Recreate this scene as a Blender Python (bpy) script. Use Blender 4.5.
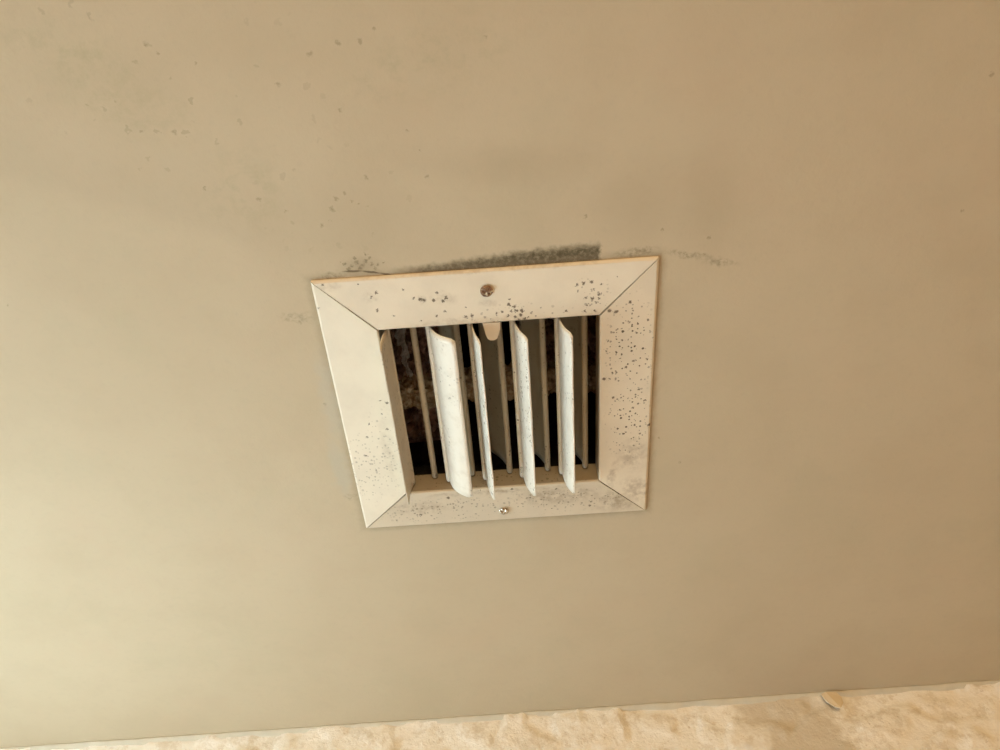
import bpy, bmesh, math, random
from mathutils import Vector, Matrix, noise

random.seed(4)
for o in list(bpy.data.objects):
    bpy.data.objects.remove(o, do_unlink=True)
scene = bpy.context.scene
COL = scene.collection
CEIL = 2.40                                   # ceiling height, metres

# ------------------------------------------------------------------ camera
# Pose solved from the square vent frame. Rows: image right, image down, view.
# Plane frame used below: X right, Y towards the far wall, Z up into the ceiling.
F_PX = 810.0
R0 = Vector((0.99754626, 0.06560566, -0.02444096))
R1 = Vector((-0.06775035, 0.81662053, -0.57318479))
R2 = Vector((-0.01764518, 0.57343422, 0.81906156))
CAM = Vector((0.01636631, -0.39417359, -0.51884489))
cam_d = bpy.data.cameras.new('camera')
cam = bpy.data.objects.new('camera', cam_d)
COL.objects.link(cam)
cam_d.sensor_width = 36.0
cam_d.lens = F_PX / 1000.0 * 36.0
cam_d.clip_start = 0.01
m = Matrix((R0, -R1, -R2)).transposed().to_4x4()
m.translation = CAM + Vector((0, 0, CEIL))
cam.matrix_world = m
scene.camera = cam

# ------------------------------------------------------------------ light
world = bpy.data.worlds.new('daylight')
scene.world = world
world.use_nodes = True
wn = world.node_tree.nodes
wl = world.node_tree.links
wn.clear()
w_out = wn.new('ShaderNodeOutputWorld')
w_bg = wn.new('ShaderNodeBackground')
w_tc = wn.new('ShaderNodeTexCoord')
w_sep = wn.new('ShaderNodeSeparateXYZ')
w_ramp = wn.new('ShaderNodeMapRange')
w_mix = wn.new('ShaderNodeMix'); w_mix.data_type = 'RGBA'
SKY = (0.83, 1.02, 1.09, 1)
GROUND = (0.43, 0.53, 0.55, 1)
w_ramp.inputs[1].default_value = -0.05
w_ramp.inputs[2].default_value = 0.05
w_mix.inputs[6].default_value = GROUND
w_mix.inputs[7].default_value = SKY
wl.new(w_tc.outputs['Generated'], w_sep.inputs[0])
wl.new(w_sep.outputs[2], w_ramp.inputs[0])
wl.new(w_ramp.outputs[0], w_mix.inputs[0])
wl.new(w_mix.outputs[2], w_bg.inputs[0])
w_bg.inputs[1].default_value = 18.6
wl.new(w_bg.outputs[0], w_out.inputs[0])

# room extents (plane frame) and the window in the left wall
X0, X1, Y0 = -0.85, 1.55, -3.2
WIN = dict(y0=-0.1, y1=0.38, z0=1.2, z1=2.2)
pd = bpy.data.lights.new('window_daylight', 'AREA')
pd.shape = 'RECTANGLE'
pd.size = WIN['z1'] - WIN['z0']
pd.size_y = WIN['y1'] - WIN['y0']
pd.cycles.is_portal = True
portal = bpy.data.objects.new('window_daylight', pd)
COL.objects.link(portal)
portal.location = (X0 - 0.06, (WIN['y0'] + WIN['y1']) / 2, (WIN['z0'] + WIN['z1']) / 2)
portal.rotation_euler = (0, math.radians(-90), 0)

# unseen warm lamp added well behind the camera to brighten the far wall
ld = bpy.data.lights.new('warm_fill_lamp', 'POINT')
ld.energy = 82.0
ld.color = (1.0, 0.72, 0.38)
ld.shadow_soft_size = 0.14
lamp = bpy.data.objects.new('warm_fill_lamp', ld)
COL.objects.link(lamp)
lamp.location = (0.1, -2.6, 1.75)

vs = scene.view_settings
vs.view_transform = 'Standard'
vs.look = 'None'
vs.exposure = 0.03
vs.gamma = 1.0
vs.use_curve_mapping = False


# ------------------------------------------------------------------ helpers
def P(u, v, z=0.0):
    """photo pixel -> point on the horizontal plane at height z (plane frame)"""
    d = R0 * ((u - 500) / F_PX) + R1 * ((v - 375) / F_PX) + R2
    t = (z - CAM.z) / d.z
    return CAM + d * t


def link(name, me, parent=None, mat=None, loc=(0, 0, 0)):
    o = bpy.data.objects.new(name, me)
    COL.objects.link(o)
    o.location = loc
    if parent:
        o.parent = parent
    if mat and me:
        me.materials.append(mat)
    return o


def pydata(name, verts, faces, smooth=False):
    me = bpy.data.meshes.new(name)
    me.from_pydata([tuple(v) for v in verts], [], faces)
    bm = bmesh.new(); bm.from_mesh(me)
    bmesh.ops.recalc_face_normals(bm, faces=bm.faces)
    bm.to_mesh(me); bm.free()
    if smooth:
        me.polygons.foreach_set('use_smooth', [True] * len(me.polygons))
    me.update()
    return me


def boxes(name, lst):
    vv, ff = [], []
    for (a, b) in lst:
        n = len(vv)
        for x in (a[0], b[0]):
            for y in (a[1], b[1]):
                for z in (a[2], b[2]):
                    vv.append((x, y, z))
        ff += [tuple(n + i for i in q) for q in
               ((0, 1, 3, 2), (4, 6, 7, 5), (0, 4, 5, 1), (2, 3, 7, 6), (0, 2, 6, 4), (1, 5, 7, 3))]
    return pydata(name, vv, ff)


def tag(o, label=None, cat=None, kind=None, group=None):
    if label: o['label'] = label
    if cat: o['category'] = cat
    if kind: o['kind'] = kind
    if group: o['group'] = group
    return o


class NT:
    """tiny node-graph writer"""
    def __init__(self, name, rough=0.6, spec=0.4):
        self.mat = bpy.data.materials.new(name)
        self.mat.use_nodes = True
        self.t = self.mat.node_tree
        self.n = self.t.nodes
        self.bsdf = self.n['Principled BSDF']
        self.bsdf.inputs['Roughness'].default_value = rough
        self.bsdf.inputs['Specular IOR Level'].default_value = spec
        self.pos = self.n.new('ShaderNodeTexCoord').outputs['Object']

    def put(self, sock, v):
        if isinstance(v, bpy.types.NodeSocket):
            self.t.links.new(v, sock)
        elif isinstance(v, (int, float)):
            sock.default_value = v
        else:
            v = tuple(v)
            if len(v) == 3 and len(sock.default_value) == 4:
                v = v + (1,)
            sock.default_value = v

    def math(self, op, a, b=0.0, clamp=False):
        n = self.n.new('ShaderNodeMath'); n.operation = op; n.use_clamp = clamp
        self.put(n.inputs[0], a); self.put(n.inputs[1], b)
        return n.outputs[0]

    def vmath(self, op, a, b=(0, 0, 0)):
        n = self.n.new('ShaderNodeVectorMath'); n.operation = op
        self.put(n.inputs[0], a); self.put(n.inputs[1], b)
        return n.outputs['Value'] if op in ('DISTANCE', 'LENGTH', 'DOT_PRODUCT') else n.outputs[0]

    def ramp(self, v, a, b, lo=0.0, hi=1.0, smooth=True):
        n = self.n.new('ShaderNodeMapRange')
        n.interpolation_type = 'SMOOTHSTEP' if smooth else 'LINEAR'
        self.put(n.inputs[0], v)
        n.inputs[1].default_value = a; n.inputs[2].default_value = b
        n.inputs[3].default_value = lo; n.inputs[4].default_value = hi
        return n.outputs[0]

    def noise(self, scale, detail=3.0, rough=0.55, vec=None, off=(0, 0, 0), color=False):
        n = self.n.new('ShaderNodeTexNoise')
        v = vec or self.pos
        if off != (0, 0, 0):
            v = self.vmath('ADD', v, off)
        self.put(n.inputs['Vector'], v)
        n.inputs['Scale'].default_value = scale
        n.inputs['Detail'].default_value = detail
        n.inputs['Roughness'].default_value = rough
        return n.outputs['Color' if color else 'Fac']

    def mix(self, f, a, b):
        n = self.n.new('ShaderNodeMix'); n.data_type = 'RGBA'
        self.put(n.inputs[0], f); self.put(n.inputs[6], a); self.put(n.inputs[7], b)
        return n.outputs[2]

    def sep(self, v):
        n = self.n.new('ShaderNodeSeparateXYZ'); self.put(n.inputs[0], v)
        return n.outputs

    def flat(self, wob=0.0, scale=400.0, off=(0, 0, 0)):
        """position in the ceiling plane, optionally wobbled so blots get ragged rims"""
        v = self.vmath('MULTIPLY', self.pos, (1, 1, 0))
        if wob:
            c = self.noise(scale, 2.0, 0.6, off=off, color=True)
            c = self.vmath('MULTIPLY', self.vmath('SUBTRACT', c, (.5, .5, .5)), (2 * wob, 2 * wob, 0))
            v = self.vmath('ADD', v, c)
        return v

    def ellipse(self, vec, cx, cy, rx, ry, rot=0.0, inner=0.0):
        """1 at the centre, 0 at the rim"""
        d = self.vmath('SUBTRACT', vec, (cx, cy, 0))
        c, s = math.cos(rot), math.sin(rot)
        a = self.vmath('DOT_PRODUCT', d, (c / rx, s / rx, 0))
        b = self.vmath('DOT_PRODUCT', d, (-s / ry, c / ry, 0))
        r = self.math('SQRT', self.math('ADD', self.math('MULTIPLY', a, a), self.math('MULTIPLY', b, b)))
        return self.ramp(r, 1.0, inner)

    def union(self, lst):
        r = lst[0]
        for q in lst[1:]:
            r = self.math('MAXIMUM', r, q)
        return r

    def spots(self, vec, lst, soft=0.45):
        """round specks: lst of (x, y, radius)"""
        r = None
        for (x, y, rad) in lst:
            d = self.math('MULTIPLY', self.vmath('DISTANCE', vec, (x, y, 0)), 1.0 / rad)
            r = d if r is None else self.math('MINIMUM', r, d)
        return self.ramp(r, 1.0 + soft / 2, 1.0 - soft)

    def specks(self, scale, size, off=(0, 0, 0), solid=False, wob=.0006, wsc=900):
        """scattered dots, one per Voronoi cell, of uneven size"""
        v = self.n.new('ShaderNodeTexVoronoi')
        self.put(v.inputs['Vector'], self.vmath('ADD', self.pos if solid else self.flat(wob, wsc), off))
        v.inputs['Scale'].default_value = scale
        rnd = self.sep(v.outputs['Color'])[0]
        lim = self.math('MULTIPLY', self.ramp(rnd, 0.35, 1.0, 0.0, 1.0, False), size)
        return self.ramp(self.math('SUBTRACT', lim, v.outputs['Distance']), 0.0, 0.07)

    def bump(self, h, dist, strength=1.0):
        n = self.n.new('ShaderNodeBump')
        n.inputs['Strength'].default_value = strength
        n.inputs['Distance'].default_value = dist
        self.put(n.inputs['Height'], h)
        self.t.links.new(n.outputs[0], self.bsdf.inputs['Normal'])

    def color(self, c):
        self.put(self.bsdf.inputs['Base Color'], c)

    def rough(self, r):
        self.put(self.bsdf.inputs['Roughness'], r)


def plain(name, col, rough=0.7, metal=0.0, grain=0.06, scale=60):
    k = NT(name, rough)
    n = k.noise(scale, 4)
    k.color(k.mix(n, tuple(c * (1 - grain) for c in col), tuple(min(1, c * (1 + grain)) for c in col)))
    k.bsdf.inputs['Metallic'].default_value = metal
    return k.mat


MOLD = (0.085, 0.062, 0.030)
GRIME = (0.30, 0.225, 0.145)


# ------------------------------------------------------------------ materials
def mat_ceiling():
    k = NT('ceiling_paint', 0.75, 0.25)
    big = k.noise(2.6, 4, 0.6)
    mid = k.noise(16, 4, 0.6, off=(3, 1, 0))
    fine = k.noise(160, 3, 0.6)
    base = k.mix(k.ramp(big, .35, .65), (0.565, 0.482, 0.345), (0.595, 0.512, 0.373))
    base = k.mix(k.math('MULTIPLY', k.ramp(mid, .42, .7), .28), base, (0.51, 0.428, 0.298))
    base = k.mix(k.math('MULTIPLY', k.ramp(fine, .5, .75), .12), base, (0.45, 0.39, 0.30))
    blot = k.noise(9, 5, .65, off=(7, 3, 0))
    base = k.mix(k.math('MULTIPLY', k.ramp(blot, .5, .72), .30), base, (0.50, 0.455, 0.32))
    base = k.mix(k.math('MULTIPLY', k.ramp(blot, .48, .28), .25), base, (0.60, 0.475, 0.345))
    fl = k.flat(.006, 70)
    fl2 = k.flat(.0028, 420)
    # broad faint smudges, upper left, and the grey bloom right above the vent
    sm = []
    for (u, v, rx, ry, a) in ((70, 55, .075, .030, .4), (130, 105, .07, .03, .45), (245, 190, .05, .05, .2),
                              (430, 60, .09, .03, -.3)):
        p = P(u, v)
        sm.append(k.ellipse(fl, p.x, p.y, rx, ry, a))
    smn = k.math('MULTIPLY', k.union(sm), k.ramp(k.noise(75, 5, .7, off=(5, 5, 0)), .42, .72))
    base = k.mix(k.math('MULTIPLY', smn, .42), base, (0.38, 0.36, 0.22))
    bl = []
    for (u, v, rx, ry, a) in ((705, 205, .035, .06, .1), (640, 200, .05, .05, .0), (520, 165, .10, .022, .05),
                              (360, 225, .07, .06, .4)):
        p = P(u, v)
        bl.append(k.ellipse(fl, p.x, p.y, rx, ry, a))
    base = k.mix(k.math('MULTIPLY', k.union(bl), .26), base, (0.40, 0.33, 0.22))
    # long soft edge of a darker band running from the left edge to the vent
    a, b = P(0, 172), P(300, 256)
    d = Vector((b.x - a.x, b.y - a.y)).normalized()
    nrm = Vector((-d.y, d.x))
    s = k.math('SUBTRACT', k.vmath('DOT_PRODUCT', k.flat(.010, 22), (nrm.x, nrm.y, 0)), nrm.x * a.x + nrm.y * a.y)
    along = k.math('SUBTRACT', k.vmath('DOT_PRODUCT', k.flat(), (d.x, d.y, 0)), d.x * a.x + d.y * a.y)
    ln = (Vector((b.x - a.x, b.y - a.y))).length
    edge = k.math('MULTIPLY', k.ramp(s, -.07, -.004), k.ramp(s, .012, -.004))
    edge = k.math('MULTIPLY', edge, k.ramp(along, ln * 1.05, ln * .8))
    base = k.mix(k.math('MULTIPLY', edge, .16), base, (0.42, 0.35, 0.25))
    # faint scattered specks, mostly upper left
    den = []
    for (u, v, rx, ry) in ((170, 100, .17, .10), (330, 200, .09, .06), (80, 40, .12, .06)):
        p = P(u, v); den.append(k.ellipse(fl, p.x, p.y, rx, ry))
    sp = k.math('MULTIPLY', k.specks(110, .30, wob=.0045, wsc=240), k.union(den))
    base = k.mix(k.math('MULTIPLY', sp, .34), base, (0.26, 0.22, 0.13))
    # single specks read off the photograph
    pts = [(174, 132, 2.2), (145, 44, 1.6), (205, 189, 1.6), (338, 43, 2.2), (360, 41, 2.0), (374, 29, 1.6),
           (310, 54, 2.5), (278, 84, 2.0), (340, 110, 1.8), (366, 177, 2.0), (336, 199, 2.2), (358, 204, 1.2),
           (322, 225, 1.2), (331, 208, 1.2), (259, 200, 2.0), (286, 211, 1.6), (196, 64, 1.8), (158, 53, 1.6),
           (142, 132, 1.5), (427, 176, 1.7), (586, 217, 1.8), (486, 37, 1.5), (992, 74, 2.2), (962, 211, 1.7),
           (709, 238, 1.8), (704, 254, 1.4), (662, 230, 1.3), (659, 438, 1.2), (325, 404, 1.7), (300, 322, 1.5),
           (8, 305, 1.5), (351, 201, 1.2), (345, 193, 1.2), (680, 462, 1.2), (420, 150, 1.2), (407, 131, 1.5)]
    L = []
    for (u, v, r) in pts:
        p = P(u, v); L.append((p.x, p.y, r * .00078))
    base = k.mix(k.math('MULTIPLY', k.spots(fl2, L, .8), .42), base, (0.20, 0.15, 0.08))
    # specks near the vent's corner and the lifted paint line
    pts = [(345, 264, 1.6), (352, 266, 1.8), (357, 262, 2.0), (362, 265, 1.8), (366, 262, 1.8), (369, 258, 1.6),
           (360, 268, 2.0), (349, 269, 1.8), (372, 264, 1.7), (378, 264, 1.3), (366, 254, 1.2), (355, 258, 1.3),
           (342, 263, 1.1), (375, 268, 1.2), (384, 262, 1.0)]
    L = []
    for (u, v, r) in pts:
        p = P(u, v); L.append((p.x, p.y, r * .00082))
    base = k.mix(k.math('MULTIPLY', k.spots(fl2, L, .9), .62), base, (0.12, 0.10, 0.055))
    p = P(361, 266)
    base = k.mix(k.math('MULTIPLY', k.ellipse(fl2, p.x, p.y, .022, .010), .38), base, (0.25, 0.20, 0.13))
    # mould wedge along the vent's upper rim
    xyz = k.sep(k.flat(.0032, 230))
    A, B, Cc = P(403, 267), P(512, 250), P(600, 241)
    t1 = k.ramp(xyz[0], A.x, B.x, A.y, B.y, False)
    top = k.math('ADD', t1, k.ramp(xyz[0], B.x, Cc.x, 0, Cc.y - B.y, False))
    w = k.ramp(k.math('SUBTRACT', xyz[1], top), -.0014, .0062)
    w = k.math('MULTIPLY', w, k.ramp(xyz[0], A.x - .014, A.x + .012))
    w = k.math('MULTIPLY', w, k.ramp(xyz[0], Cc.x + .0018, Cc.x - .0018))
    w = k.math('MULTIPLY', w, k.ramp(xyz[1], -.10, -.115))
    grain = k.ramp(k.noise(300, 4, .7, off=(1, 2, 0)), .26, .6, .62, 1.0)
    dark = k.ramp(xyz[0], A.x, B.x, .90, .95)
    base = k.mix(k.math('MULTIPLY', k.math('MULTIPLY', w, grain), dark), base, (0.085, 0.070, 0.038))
    # weaker run of mould on to the right-hand corner, and a smear beyond it
    ww = []
    for (u, v, rx, ry, a, i) in ((636, 252, .020, .0055, -.05, .3), (720, 262, .018, .0045, .15, .0),
                                 (690, 255, .030, .004, .2, .0), (330, 276, .02, .004, -.05, .0)):
        p = P(u, v); ww.append(k.ellipse(k.flat(.004, 200), p.x, p.y, rx, ry, a, i))
    ww = k.math('MULTIPLY', k.union(ww), k.ramp(k.noise(260, 4, .7), .35, .65))
    base = k.mix(k.math('MULTIPLY', ww, .60), base, (0.16, 0.13, 0.075))
    # rim round the frame: grime, plus the frame's soft shadow put into the colour
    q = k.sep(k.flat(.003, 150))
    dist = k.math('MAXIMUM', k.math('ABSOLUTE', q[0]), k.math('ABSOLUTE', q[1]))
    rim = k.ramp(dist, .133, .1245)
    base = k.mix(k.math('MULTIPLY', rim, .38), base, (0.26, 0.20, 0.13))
    # grey filler showing on the left of the vent
    fil = []
    for (u, v, rx, ry, a) in ((330, 400, .011, .06, .0), (340, 470, .010, .045, .0), (297, 318, .018, .006, .1),
                              (352, 497, .012, .005, 0.)):
        p = P(u, v); fil.append(k.ellipse(k.flat(.007, 90), p.x, p.y, rx, ry, a, .3))
    base = k.mix(k.math('MULTIPLY', k.union(fil[:2]), .5), base, (0.52, 0.50, 0.42))
    sm = k.math('MULTIPLY', k.union(fil[2:]), k.ramp(k.noise(220, 4, .7), .4, .65))
    base = k.mix(k.math('MULTIPLY', sm, .45), base, (0.25, 0.21, 0.14))
    # hairline of lifted paint
    ck = None
    cl = [P(344, 271.5), P(362, 271), P(380, 273), P(398, 276.5), P(412, 276)]
    for i in range(len(cl) - 1):
        a, b = cl[i], cl[i + 1]
        mx, my = (a.x + b.x) / 2, (a.y + b.y) / 2
        e = k.ellipse(k.flat(.0004, 300), mx, my, math.hypot(b.x - a.x, b.y - a.y) * .75, .0012,
                      math.atan2(b.y - a.y, b.x - a.x), .35)
        ck = e if ck is None else k.math('MAXIMUM', ck, e)
    base = k.mix(k.math('MULTIPLY', ck, .8), base, (0.10, 0.075, 0.04))
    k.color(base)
    h = k.math('ADD', k.math('MULTIPLY', k.noise(55, 4, .55), 1.0), k.math('MULTIPLY', k.noise(420, 3, .6), .25))
    k.bump(h, .0012, .35)
    return k.mat


def mat_frame(name, spots, dens, smears=(), voro=0.0, off=(0, 0, 0), tone=(0.84, 0.78, 0.655), grime=0.3):
    """cream enamel with mould spots; spots in photo pixels, dens/smears = (u, v, rx, ry, rot) patches"""
    k = NT(name, 0.42, 0.45)
    n = k.noise(28, 4, .6, off=off)
    base = k.mix(k.ramp(n, .35, .7), tone, tuple(c * .93 for c in tone))
    fl = k.flat(.0021, 620, off)
    if smears:
        e = []
        for (u, v, rx, ry, a, i) in smears:
            p = P(u, v, -.004); e.append(k.ellipse(k.flat(.004, 160, off), p.x, p.y, rx, ry, a, i))
        e = k.math('MULTIPLY', k.union(e), k.ramp(k.noise(130, 5, .65, off=off), .36, .66))
        base = k.mix(k.math('MULTIPLY', e, grime), base, GRIME)
    if dens:
        e = []
        for (u, v, rx, ry, a) in dens:
            p = P(u, v, -.004); e.append(k.ellipse(k.flat(.003, 120, off), p.x, p.y, rx, ry, a, .35))
        e = k.union(e)
        sp = k.math('MAXIMUM', k.specks(430, .46, off), k.specks(250, .34, tuple(x + 7 for x in off)))
        base = k.mix(k.math('MULTIPLY', k.math('MULTIPLY', sp, e), voro), base, MOLD)
    if spots:
        L = []
        for (u, v, r) in spots:
            p = P(u, v, -.004); L.append((p.x, p.y, r * .00072))
        base = k.mix(k.math('MULTIPLY', k.spots(fl, L), .86), base, MOLD)
    k.color(base)
    k.rough(k.ramp(n, .3, .7, .38, .52))
    k.bump(k.noise(190, 3, .6), .0006, .25)
    return k.mat


def mat_blade(name, tone, voro, off):
    k = NT(name, 0.38, 0.5)
    sp = k.math('MAXIMUM', k.specks(230, .36, off, True), k.specks(420, .38, off, True))
    n = k.ramp(k.noise(30, 3, .6, off=off), .40, .62)
    base = k.mix(k.math('MULTIPLY', k.ramp(k.noise(60, 4, .7, off=off), .45, .72), .22), tone, (0.40, 0.34, 0.24))
    base = k.mix(k.math('MULTIPLY', k.math('MULTIPLY', sp, n), voro), base, MOLD)
    k.color(base)
    k.bump(k.noise(260, 3, .6, off=off), .0005, .25)
    return k.mat


def mat_wall():
    k = NT('rough_plaster', 0.8, 0.2)
    n1 = k.noise(16, 5, .65)
    n2 = k.noise(55, 5, .7, off=(2, 0, 4))
    xs = k.sep(k.pos)[0]
    base = k.mix(k.ramp(n1, .40, .66), (0.93, 0.93, 0.90), (0.90, 0.87, 0.80))
    # a worn, greyer patch of plaster right of the middle
    p = k.sep(k.vmath('ADD', k.pos, k.vmath('MULTIPLY', k.vmath('SUBTRACT', k.noise(22, 3, .6, color=True), (.5, .5, .5)), (.2, 0, .1))))
    d = k.math('ABSOLUTE', k.math('SUBTRACT', p[0], .285))
    patch = k.math('MULTIPLY', k.ramp(d, .075, .03), .75)
    base = k.mix(patch, base, (0.60, 0.54, 0.43))
    base = k.mix(k.math('MULTIPLY', k.ramp(n2, .50, .60), .45), base, (0.66, 0.60, 0.50))
    base = k.mix(k.math('MULTIPLY', k.ramp(k.noise(120, 4, .7, off=(9, 0, 1)), .64, .72), .45), base, (0.42, 0.34, 0.23))
    k.color(base)
    k.bump(k.math('ADD', k.noise(90, 5, .65), k.math('MULTIPLY', k.noise(300, 3, .6), .3)), .003, .5)
    return k.mat


def mat_foil(name, a, b, metal, rough, scale=70):
    k = NT(name, rough, 0.5)
    n = k.ramp(k.noise(scale, 5, .7), .38, .64)
    k.color(k.mix(n, a, b))
    k.bsdf.inputs['Metallic'].default_value = metal
    k.bump(k.noise(160, 5, .7), .004, .8)
    return k.mat


def mat_metal(name, tone, rust, rough):
    k = NT(name, rough, .5)
    n = k.ramp(k.noise(420, 4, .7), .36, .56)
    f = k.math('MULTIPLY', n, rust)
    k.color(k.mix(f, tone, (0.15, 0.05, 0.014)))
    k.put(k.bsdf.inputs['Metallic'], k.math('SUBTRACT', 1.0, f, True))
    k.rough(k.ramp(f, 0, 1, rough, .8))
    return k.mat


# ------------------------------------------------------------------ the room
YW0, YWS = 0.4290, -0.0130                       # far wall runs almost parallel to the vent


def ywall(x):
    return YW0 + YWS * x


M_ceil = mat_ceiling()
M_wall = mat_wall()
M_side = plain('side_wall_paint', (0.42, 0.33, 0.24), .8)
M_floor = plain('floor_boards', (0.30, 0.19, 0.10), .5, 0, .2, 8)

H = 0.094                                        # half width of the hole cut for the vent
T = 0.013
vv, ff = [], []
for z in (0.0, T):
    n = len(vv)
    vv += [(X0, Y0, z), (X1, Y0, z), (X1, ywall(X1) + .02, z), (X0, ywall(X0) + .02, z),
           (-H, -H, z), (H, -H, z), (H, H, z), (-H, H, z)]
    ff += [(n, n + 1, n + 5, n + 4), (n + 1, n + 2, n + 6, n + 5), (n + 2, n + 3, n + 7, n + 6), (n + 3, n, n + 4, n + 7)]
ff += [(4, 5, 13, 12), (5, 6, 14, 13), (6, 7, 15, 14), (7, 4, 12, 15),
       (0, 1, 9, 8), (1, 2, 10, 9), (2, 3, 11, 10), (3, 0, 8, 11)]
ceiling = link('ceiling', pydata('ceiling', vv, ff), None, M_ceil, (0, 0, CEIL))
tag(ceiling, 'stained beige painted ceiling around the air vent', kind='structure')

# far wall: relief is real where the photograph shows it, plain below
xs = [X0, -0.9] + [-0.72 + i * .0035 for i in range(int(1.5 / .0035))] + [0.9, X1]
zs = [-CEIL, -1.2, -0.4, -0.2] + [-0.15 + i * .0035 for i in range(43)] + [-.0005]


def relief(x, z):
    f = max(0.0, min(1.0, (z + .16) / .04)) * max(0, min(1, (x + .75) / .1)) * max(0, min(1, (.82 - x) / .1))
    if f <= 0:
        return 0.0
    a = noise.noise(Vector((x * 9, 1.3, z * 13)))
    b = noise.noise(Vector((x * 24 + 5, 4.0, z * 30)))
    c = noise.noise(Vector((x * 70, 9.0, z * 70)))
    h = .0016 * a + .0008 * b + .0005 * c
    pl = noise.noise(Vector((x * 17 + 3 + .6 * b, 7.7, z * 22 + .5 * a)))
    h += 0.0022 * max(0.0, min(1.0, (pl - .02) / .06))           # flaking layer with a stepped rim
    pl = noise.noise(Vector((x * 30 + 11, 2.2 + .5 * c, z * 36)))
    h += 0.0014 * max(0.0, min(1.0, (pl - .10) / .06))
    return h * f


vv = [(x, ywall(x) - relief(x, z), z) for z in zs for x in xs]
nx = len(xs)
ff = [(j * nx + i, j * nx + i + 1, (j + 1) * nx + i + 1, (j + 1) * nx + i)
      for j in range(len(zs) - 1) for i in range(nx - 1)]
wall_far = link('wall_far', pydata('wall_far', vv, ff, True), None, M_wall, (0, 0, CEIL))
tag(wall_far, 'pale rough flaking plaster wall below the ceiling edge', kind='structure')

# a loose flake of paint hanging off the wall's top edge
cx = P(826, 700).x * 1.0
pts = [(-.013, -.006), (-.006, -.0035), (.008, -.004), (.0125, -.012), (.011, -.022), (.004, -.031), (-.003, -.028), (-.010, -.017)]
vv, ff = [], []
for (dy, sc) in ((-.0075, 1.0), (-.0062, 1.0)):
    for (a, b) in pts:
        bow = .0045 * ((b + .006) / .025) ** 2
        vv.append((cx + a * .8, ywall(cx) + dy - bow, b * .8))
n = len(pts)
ff = [tuple(range(n)), tuple(range(2 * n - 1, n - 1, -1))] + [(i, (i + 1) % n, n + (i + 1) % n, n + i) for i in range(n)]
fl = link('paint_flake', pydata('paint_flake', vv, ff), wall_far, plain('flake_paint', (0.80, 0.70, 0.53), .7))
fl['label'] = 'curled loose paint flake'

# bead of old filler in the corner between ceiling and wall
vv, ff = [], []
NB = 420
for i in range(NB + 1):
    x = -0.75 + i * 1.5 / NB
    r = .0042 + .0016 * noise.noise(Vector((x * 26, 0, 3))) + .0007 * noise.noise(Vector((x * 110, 5, 0)))
    dn = r * (0.75 + .5 * noise.noise(Vector((x * 34, 8, 1))))
    yw = ywall(x) + .004
    for (a, b) in ((0, -.001), (r + .004, .0), (r + .0042, -.0012), (r * .72 + .004, -dn * .62), (.005, -dn - .002), (0, -dn - .002)):
        vv.append((x, yw - a, b))
for i in range(NB):
    for j in range(6):
        a, b = i * 6 + j, i * 6 + (j + 1) % 6
        ff.append((a, b, b + 6, a + 6))
ff += [tuple(range(6)), tuple(NB * 6 + j for j in range(5, -1, -1))]
trim = link('trim_1', pydata('trim_1', vv, ff, True), None, plain('filler', (0.64, 0.61, 0.51), .75, 0, .14, 60), (0, 0, CEIL))
tag(trim, 'ragged bead of filler along the ceiling and wall corner', kind='structure')

# the rest of the room, out of frame: it carries the window light round
yw = ywall(X0)
W = WIN
tag(link('wall_left', boxes('wall_left', [
    ((X0 - .12, Y0, 0), (X0, yw, W['z0'])), ((X0 - .12, Y0, W['z1']), (X0, yw, CEIL)),
    ((X0 - .12, Y0, W['z0']), (X0, W['y0'], W['z1'])), ((X0 - .12, W['y1'], W['z0']), (X0, yw, W['z1']))]), None, M_side),
    'painted side wall with the window', kind='structure')
tag(link('wall_right', boxes('wall_right', [((X1, Y0, 0), (X1 + .1, ywall(X1), CEIL))]), None, M_side),
    'painted wall opposite the window', kind='structure')
tag(link('wall_near', boxes('wall_near', [((X0, Y0 - .1, 0), (X1, Y0, CEIL))]), None, M_side),
    'painted wall behind the camera', kind='structure')
tag(link('floor', boxes('floor', [((X0, Y0, -.1), (X1, yw, 0))]), None, M_floor), 'brown floor of the room', kind='structure')
fw = .05
win = [((X0 - .09, W['y0'], W['z0']), (X0 - .03, W['y0'] + fw, W['z1'])), ((X0 - .09, W['y1'] - fw, W['z0']), (X0 - .03, W['y1'], W['z1'])),
       ((X0 - .09, W['y0'] + fw, W['z0']), (X0 - .03, W['y1'] - fw, W['z0'] + fw)),
       ((X0 - .09, W['y0'] + fw, W['z1'] - fw), (X0 - .03, W['y1'] - fw, W['z1']))]
tag(link('window_1', boxes('window_1', win), None, plain('window_white', (.8, .8, .78), .4)),
    'white window frame in the side wall', kind='structure')

# ------------------------------------------------------------------ the vent
vent = link('ceiling_vent', None, None, None, (0, 0, CEIL))
tag(vent, 'square cream metal air vent with mouldy frame and open louver blades', 'air vent')

OUT, INN = 0.125, 0.0825
BW = OUT - INN
prof = [(0.0, 0.0), (0.0, -.0011), (.0005, -.0018), (.0018, -.0028), (BW - .0010, -.0056), (BW - .0002, -.0051),
        (BW, -.0042), (BW, 0.0), (BW - .004, 0.0)]


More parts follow.
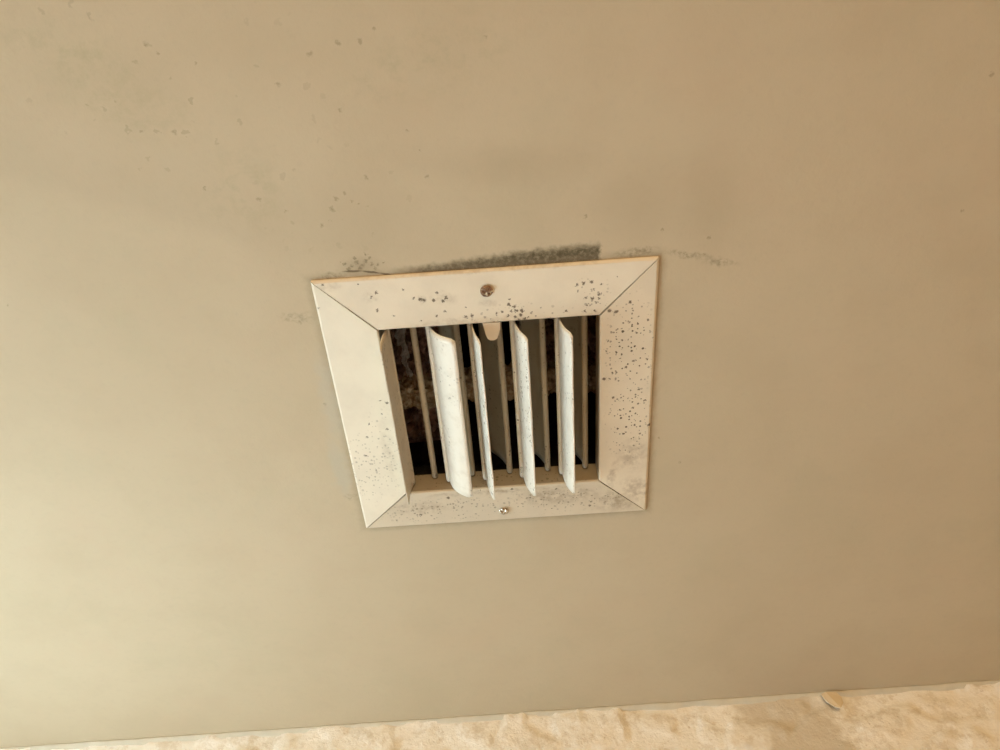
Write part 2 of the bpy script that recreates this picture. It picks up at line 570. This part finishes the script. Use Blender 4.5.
def member(ang, gaps):
    """one mitred side of the frame; ang turns the far side (+Y) round"""
    vv, ff = [], []
    ca, sa = math.cos(ang), math.sin(ang)
    SEG = 12
    for j in range(SEG + 1):
        t = j / SEG * 2 - 1
        for (d, z) in prof:
            f = d / BW
            g0 = gaps[0] * (1 - f) + gaps[1] * f if t < 0 else gaps[2] * (1 - f) + gaps[3] * f
            half = OUT - d - g0
            x, y = t * half, OUT - d
            vv.append((x * ca - y * sa, x * sa + y * ca, z))
    n = len(prof)
    for j in range(SEG):
        for i in range(n):
            a, b = j * n + i, j * n + (i + 1) % n
            ff.append((a, b, b + n, a + n))
    ff += [tuple(range(n)), tuple(SEG * n + i for i in range(n - 1, -1, -1))]
    return pydata('frame_member', vv, ff)


top_spots = [(446, 298, 2.0), (443, 301, 1.7), (434, 300, 1.9), (420, 299, 2.4), (424, 300, 2.0), (414, 298, 1.3),
             (437, 293, 1.2), (371, 297, 1.4), (376, 293, 1.6), (358, 285, 1.1), (322, 286, 1.5), (377, 310, 1.3),
             (394, 315, 1.3), (421, 320, 1.2), (437, 315, 1.5), (466, 316, 1.9), (472, 315, 1.9), (466, 307, 1.0),
             (502, 311, 1.6), (497, 312, 1.7), (509, 304, 1.9), (514, 306, 1.9), (516, 310, 2.0), (522, 310, 2.0),
             (511, 310, 1.6), (521, 314, 1.9), (515, 316, 1.8), (509, 299, 1.3), (524, 318, 1.7), (519, 319, 1.7),
             (495, 321, 1.2), (500, 321, 1.2), (532, 311, 1.0), (566, 310, 1.2), (577, 285, 1.7), (583, 284, 1.8),
             (592, 282, 1.9), (594, 289, 1.7), (586, 297, 1.6), (592, 298, 1.7), (599, 294, 1.5), (587, 305, 1.5),
             (584, 310, 1.2), (599, 298, 1.3), (602, 284, 1.2), (596, 302, 1.3), (578, 291, 1.0), (445, 311, 1.2),
             (403, 290, 1.0), (617, 277, 1.0), (595, 310, 1.6), (508, 315, 1.4), (528, 316, 1.3)]
top_smear = [(447, 300, .011, .007, 0, .2), (372, 296, .010, .006, -.3, .3), (328, 288, .013, .004, 0, .2), (420, 300, .006, .004, 0, .2),
             (514, 317, .016, .005, 0, .2), (487, 303, .009, .004, 0, .2), (475, 320, .06, .003, 0, .3), (594, 312, .006, .004, 0, .1),
             (485, 270, .13, .0034, 0, .4), (440, 296, .010, .006, 0, .2)]
right_spots = [(616, 311, 2.2), (609, 310, 2.0), (630, 302, 1.9), (629, 322, 1.5), (648, 321, 1.4), (637, 333, 1.3),
               (608, 340, 1.5), (622, 340, 1.0), (634, 361, 1.8), (647, 360, 1.3), (626, 367, 1.4), (612, 372, 1.5),
               (604, 378, 1.9), (609, 378, 1.4), (611, 331, 1.1), (606, 350, 1.1), (649, 426, 1.9), (620, 358, 1.1),
               (613, 397, 1.6), (617, 399, 1.4), (628, 398, 1.2), (645, 401, 1.2), (639, 390, 1.2), (633, 408, 1.4)]
left_spots = [(387, 402, 2.0), (388, 379, 1.5), (380, 400, 1.4), (318, 309, 1.1), (369, 424, 1.1), (367, 437, 1.2),
              (366, 456, 1.1), (387, 428, 1.5), (382, 413, 1.0), (376, 470, 1.0)]
bot_spots = [(421, 515, 2.0), (448, 497, 2.2), (397, 521, 1.2), (411, 520, 1.1), (556, 488, 1.3), (552, 509, 1.2),
             (591, 502, 1.2), (573, 505, 1.1), (590, 506, 1.3), (512, 488, 1.9), (530, 497, 1.1), (480, 489, 1.3)]
members = [
    (math.pi, (.0006, .0012, .0004, .0011), mat_frame('enamel_spotted', top_spots, [(520, 314, .05, .012, 0), (593, 295, .016, .022, 0)],
              top_smear, .5, (0, 0, 0))),
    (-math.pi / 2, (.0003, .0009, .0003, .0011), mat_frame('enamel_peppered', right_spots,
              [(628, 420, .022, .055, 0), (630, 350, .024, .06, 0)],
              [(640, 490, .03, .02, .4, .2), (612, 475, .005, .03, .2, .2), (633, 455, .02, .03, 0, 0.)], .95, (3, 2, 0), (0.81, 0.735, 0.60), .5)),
    (0.0, (.0003, .0008, .0003, .0009), mat_frame('enamel_grimy_shaded', bot_spots, [(450, 510, .08, .02, 0), (560, 500, .08, .02, 0)],
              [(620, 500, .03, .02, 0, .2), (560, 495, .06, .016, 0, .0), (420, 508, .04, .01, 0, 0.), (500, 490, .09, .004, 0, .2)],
              .5, (5, 8, 0), (0.68, 0.60, 0.475), .66)),  # darker tone carries this side's shade as well as its grime
    (math.pi / 2, (.0003, .0009, .0006, .0012), mat_frame('enamel_clean', left_spots, [(385, 450, .014, .06, 0), (365, 470, .02, .05, 0)],
              [(388, 450, .008, .05, 0, 0.)], .38, (1, 5, 0))),
]
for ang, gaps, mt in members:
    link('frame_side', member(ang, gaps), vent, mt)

# neck: four folded sheets inside the frame
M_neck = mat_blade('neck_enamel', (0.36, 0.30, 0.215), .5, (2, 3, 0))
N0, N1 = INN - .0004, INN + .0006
zt = .0165
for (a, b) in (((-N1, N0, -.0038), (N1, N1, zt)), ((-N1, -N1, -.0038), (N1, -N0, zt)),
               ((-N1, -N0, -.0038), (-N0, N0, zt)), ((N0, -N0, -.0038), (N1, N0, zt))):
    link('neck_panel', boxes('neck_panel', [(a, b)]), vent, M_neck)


def blade(name, base, ctrl, tip, half, bead, thick, wob, seed, corner=.0018, boff=-.0012):
    """extruded blade: rounded hinge bead at `base`, thin sheet curving to `tip` (x, z)"""
    NP, NY = 10, 28
    cur = []
    for i in range(NP + 1):
        t = i / NP
        x = (1 - t) ** 2 * base[0] + 2 * t * (1 - t) * ctrl[0] + t * t * tip[0]
        z = (1 - t) ** 2 * base[1] + 2 * t * (1 - t) * ctrl[1] + t * t * tip[1]
        cur.append(Vector((x, z)))
    ln = sum((cur[i + 1] - cur[i]).length for i in range(NP))
    vv, ff = [], []
    for i, c in enumerate(cur):
        d = (cur[min(i + 1, NP)] - cur[max(i - 1, 0)]).normalized()
        nr = Vector((-d.y, d.x)) * thick / 2
        left = max(0.0, corner - ln * (1 - i / NP))
        cut = corner - math.sqrt(max(0.0, corner ** 2 - left ** 2))
        for s in (1, -1):
            for j in range(NY + 1):
                y = (j / NY * 2 - 1) * (half - cut)
                w = wob * (i / NP) ** 2 * noise.noise(Vector((y * 45, seed * 3.1, i * .2)))
                q = c + nr * s
                vv.append((q.x + w, y, q.y))
    row = NY + 1
    lay = 2 * row
    for i in range(NP):
        for j in range(NY):
            a = i * lay + j
            ff.append((a, a + 1, a + lay + 1, a + lay))
            a += row
            ff.append((a, a + lay, a + lay + 1, a + 1))
        for j in (0, NY):
            a = i * lay + j
            ff.append((a, a + lay, a + lay + row, a + row))
    for i in (0, NP):
        for j in range(NY):
            a = i * lay + j
            ff.append((a, a + row, a + row + 1, a + 1))
    # bead
    k0 = len(vv)
    S = 12
    for y in (-half - .0008, -half + .001, half - .001, half + .0008):
        rr = bead * (.72 if abs(y) > half else 1)
        for s in range(S):
            an = s / S * 2 * math.pi
            vv.append((base[0] + boff + rr * math.cos(an), y, base[1] + rr * math.sin(an)))
    for r in range(3):
        for s in range(S):
            a, b = k0 + r * S + s, k0 + r * S + (s + 1) % S
            ff.append((a, b, b + S, a + S))
    ff += [tuple(k0 + s for s in range(S)), tuple(k0 + 3 * S + s for s in range(S - 1, -1, -1))]
    me = pydata(name, vv, ff, True)
    return me


M_bl = [mat_blade('blade_enamel_%d' % i, (0.86, 0.83, 0.75) if i else (0.64, 0.57, 0.455), v, (i * 2.3, i, 0)) for i, v in enumerate((.4, .55, .7, .6, .5))]  # first blade darker: shade of its unlit face put into the tone
front = [((-.0762, .0040), (-.0805, -.0080), (-.0792, -.0250)),
         ((-.0450, .0046), (-.0430, -.0130), (-.0252, -.0200)),
         ((-.0134, .0040), (-.0122, -.0130), (-.0068, -.0255)),
         ((.0186, .0040), (.0196, -.0130), (.0276, -.0240)),
         ((.0524, .0048), (.0524, -.0130), (.0602, -.0238))]
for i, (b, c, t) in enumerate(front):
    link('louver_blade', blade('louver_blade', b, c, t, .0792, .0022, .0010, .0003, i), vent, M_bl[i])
M_rear = mat_blade('damper_enamel', (0.52, 0.48, 0.385), .6, (9, 4, 0))
for i, x in enumerate((-.0587, -.0258, .0068, .0399, .0725)):
    link('damper_blade', blade('damper_blade', (x, .0114), (x - (.003 if i else .001), .028), (x - (.0165 if i else .0055), .040), .0800, .0026, .0011, .0002, i + 9, boff=0.0), vent, M_rear)

# damper lever: a rounded tab poking out from under the frame
c = P(491, 325, -.0050)
tabpts = [(-.0062, -.0014), (.0070, -.0014), (.0066, .004), (.0052, .0085), (.0038, .0122), (.0016, .0136), (-.0014, .0134),
          (-.0034, .0118), (-.0046, .0080), (-.0054, .003)]
vv = []
for z in (-.0056, -.0042):
    vv += [(c.x + a, -.0822 + max(0, b + .0014) * 1.02, z) for (a, b) in tabpts]
n = len(tabpts)
ff = [tuple(range(n)), tuple(range(2 * n - 1, n - 1, -1))] + [(i, (i + 1) % n, n + (i + 1) % n, n + i) for i in range(n)]
tab = link('damper_lever', pydata('damper_lever', vv, ff), vent, plain('lever_enamel', (0.90, 0.85, 0.75), .45))
tab['label'] = 'small rounded lever tab'


def screw(u, v, r, mt, lab):
    z0 = -.0043
    p = P(u, v, z0)
    bm = bmesh.new()
    S, RR = 24, 7
    rings = []
    for i in range(RR):
        a = i / (RR - 1) * math.pi / 2
        rings.append([bm.verts.new((p.x + r * math.cos(a) * math.cos(s / S * 2 * math.pi) if i < RR - 1 else p.x + r * .05 * math.cos(s / S * 2 * math.pi),
                                    p.y + (r * math.cos(a) if i < RR - 1 else r * .05) * math.sin(s / S * 2 * math.pi),
                                    z0 - r * .62 * math.sin(a))) for s in range(S)])
    for i in range(RR - 1):
        for s in range(S):
            bm.faces.new((rings[i][s], rings[i][(s + 1) % S], rings[i + 1][(s + 1) % S], rings[i + 1][s]))
    bm.faces.new(rings[-1])
    # cross recess pressed into the dome
    for ring in rings[2:]:
        for w in ring:
            dx, dy = w.co.x - p.x, w.co.y - p.y
            ca, sa = math.cos(.5), math.sin(.5)
            a, b = dx * ca + dy * sa, -dx * sa + dy * ca
            if min(abs(a), abs(b)) < r * .17:
                w.co.z += r * .30
    bmesh.ops.recalc_face_normals(bm, faces=bm.faces)
    me = bpy.data.meshes.new('screw')
    bm.to_mesh(me); bm.free()
    me.polygons.foreach_set('use_smooth', [True] * len(me.polygons))
    o = link('screw', me, vent, mt)
    o['label'] = lab


screw(486.5, 291, .0047, mat_metal('rusty_screw', (0.70, 0.60, 0.45), 0.85, .16), 'rusty domed screw')
screw(504, 510.5, .0044, mat_metal('chrome_screw', (0.72, 0.68, 0.58), .12, .10), 'shiny domed screw')

# ------------------------------------------------------------------ the duct above
duct = link('air_duct', None, None, None, (0, 0, CEIL))
tag(duct, 'dark crumpled foil lined air duct seen between the vent blades', 'duct')
D = .104
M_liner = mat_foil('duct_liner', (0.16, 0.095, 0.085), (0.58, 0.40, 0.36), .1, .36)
M_black = plain('duct_black', (0.012, 0.011, 0.009), .8)  # near-black colour carries the darkness of the unlit duct depth
M_tan = mat_foil('insulation_foil', (0.55, 0.42, 0.28), (0.97, 0.88, 0.72), .45, .24, 140)


def crumple(name, org, ex, ey, nrm, nu, nv, amp, sc, seed):
    vv, ff = [], []
    for j in range(nv + 1):
        for i in range(nu + 1):
            a, b = i / nu, j / nv
            p = Vector(org) + Vector(ex) * a + Vector(ey) * b
            q = p * sc + Vector((seed, seed * 2, 0))
            h = abs(noise.noise(q)) + .6 * abs(noise.noise(q * 2.3)) + .3 * noise.noise(q * 5)
            e = min(1.0, 8 * min(a, 1 - a, b, 1 - b))
            p = p + Vector(nrm) * amp * h * e
            vv.append(p)
    w = nu + 1
    for j in range(nv):
        for i in range(nu):
            k = j * w + i
            ff.append((k, k + 1, k + w + 1, k + w))
    return pydata(name, vv, ff)


ZT = .36
zb = T
link('duct_panel', crumple('duct_panel', (-D, -D, zb), (0, 2 * D, 0), (0, 0, ZT - zb), (1, 0, 0), 50, 60, .012, 42, 1), duct, M_liner)
link('duct_panel', crumple('duct_panel', (D, -D, zb), (0, 2 * D, 0), (0, 0, ZT - zb), (-1, 0, 0), 40, 50, .010, 42, 2), duct, M_liner)
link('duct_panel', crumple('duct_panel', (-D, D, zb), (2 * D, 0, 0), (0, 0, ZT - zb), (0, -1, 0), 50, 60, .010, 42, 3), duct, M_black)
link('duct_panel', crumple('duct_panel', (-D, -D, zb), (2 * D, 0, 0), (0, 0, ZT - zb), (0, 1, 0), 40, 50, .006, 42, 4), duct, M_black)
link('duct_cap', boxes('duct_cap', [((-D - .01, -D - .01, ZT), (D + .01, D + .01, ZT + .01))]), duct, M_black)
# crumpled roll of foil-faced insulation across the far side
vv, ff = [], []
NU, NS = 150, 34
for i in range(NU + 1):
    x = -.102 + .204 * i / NU
    for s in range(NS):
        a = s / NS * 2 * math.pi
        r = .0140
        q = Vector((x * 55, math.cos(a) * 1.7, math.sin(a) * 1.7))
        r *= 1 + .34 * (abs(noise.noise(q)) * 2 - .5) + .30 * abs(noise.noise(q * 2.6)) + .22 * noise.noise(q * 5)
        vv.append((x, .0300 + r * math.cos(a), .0745 + .004 * math.sin(x * 30 + .6) + .9 * r * math.sin(a)))
for i in range(NU):
    for s in range(NS):
        a, b = i * NS + s, i * NS + (s + 1) % NS
        ff.append((a, b, b + NS, a + NS))
ff += [tuple(range(NS)), tuple(NU * NS + s for s in range(NS - 1, -1, -1))]
ins = link('insulation_roll', pydata('insulation_roll', vv, ff), duct, M_tan)
ins['label'] = 'crumpled tan foil insulation'
# loose folds of brown liner on both sides
link('liner_fold', crumple('liner_fold', (-.103, -.095, .082), (.060, 0, .004), (0, .19, -.006), (0, 0, -1), 40, 110, .020, 62, 8), duct, M_liner)
link('liner_fold', crumple('liner_fold', (.022, -.095, .096), (.081, 0, -.008), (0, .125, 0), (0, 0, -1), 50, 80, .020, 62, 7), duct, M_liner)
# torn strip of grey foil hanging on the left side
vv, ff = [], []
NS = 46
for i in range(NS + 1):
    t = i / NS
    z = .058 - .004 * t
    p = P(398 + 11 * t + 1.5 * math.sin(t * 15), 322 + 55 * t, z)
    w = (.0042 + .0030 * noise.noise(Vector((t * 9, 3, 1)))) * (1 - .6 * t)
    for j in range(7):
        b = j / 6 - .5
        vv.append((p.x + b * 2 * w, p.y + .003 * b, z + .007 * noise.noise(Vector((t * 18, b * 4, 2))) + .004 * noise.noise(Vector((t * 44, b * 9, 5)))))
for i in range(NS):
    for j in range(6):
        k = i * 7 + j
        ff.append((k, k + 1, k + 8, k + 7))
me = pydata('foil_strip', vv, ff)
st = link('foil_strip', me, duct, mat_foil('grey_foil', (0.62, 0.60, 0.62), (0.95, 0.94, 0.96), .15, .3, 150))
sol = st.modifiers.new('thickness', 'SOLIDIFY'); sol.thickness = .0006
st['label'] = 'torn grey foil strip'
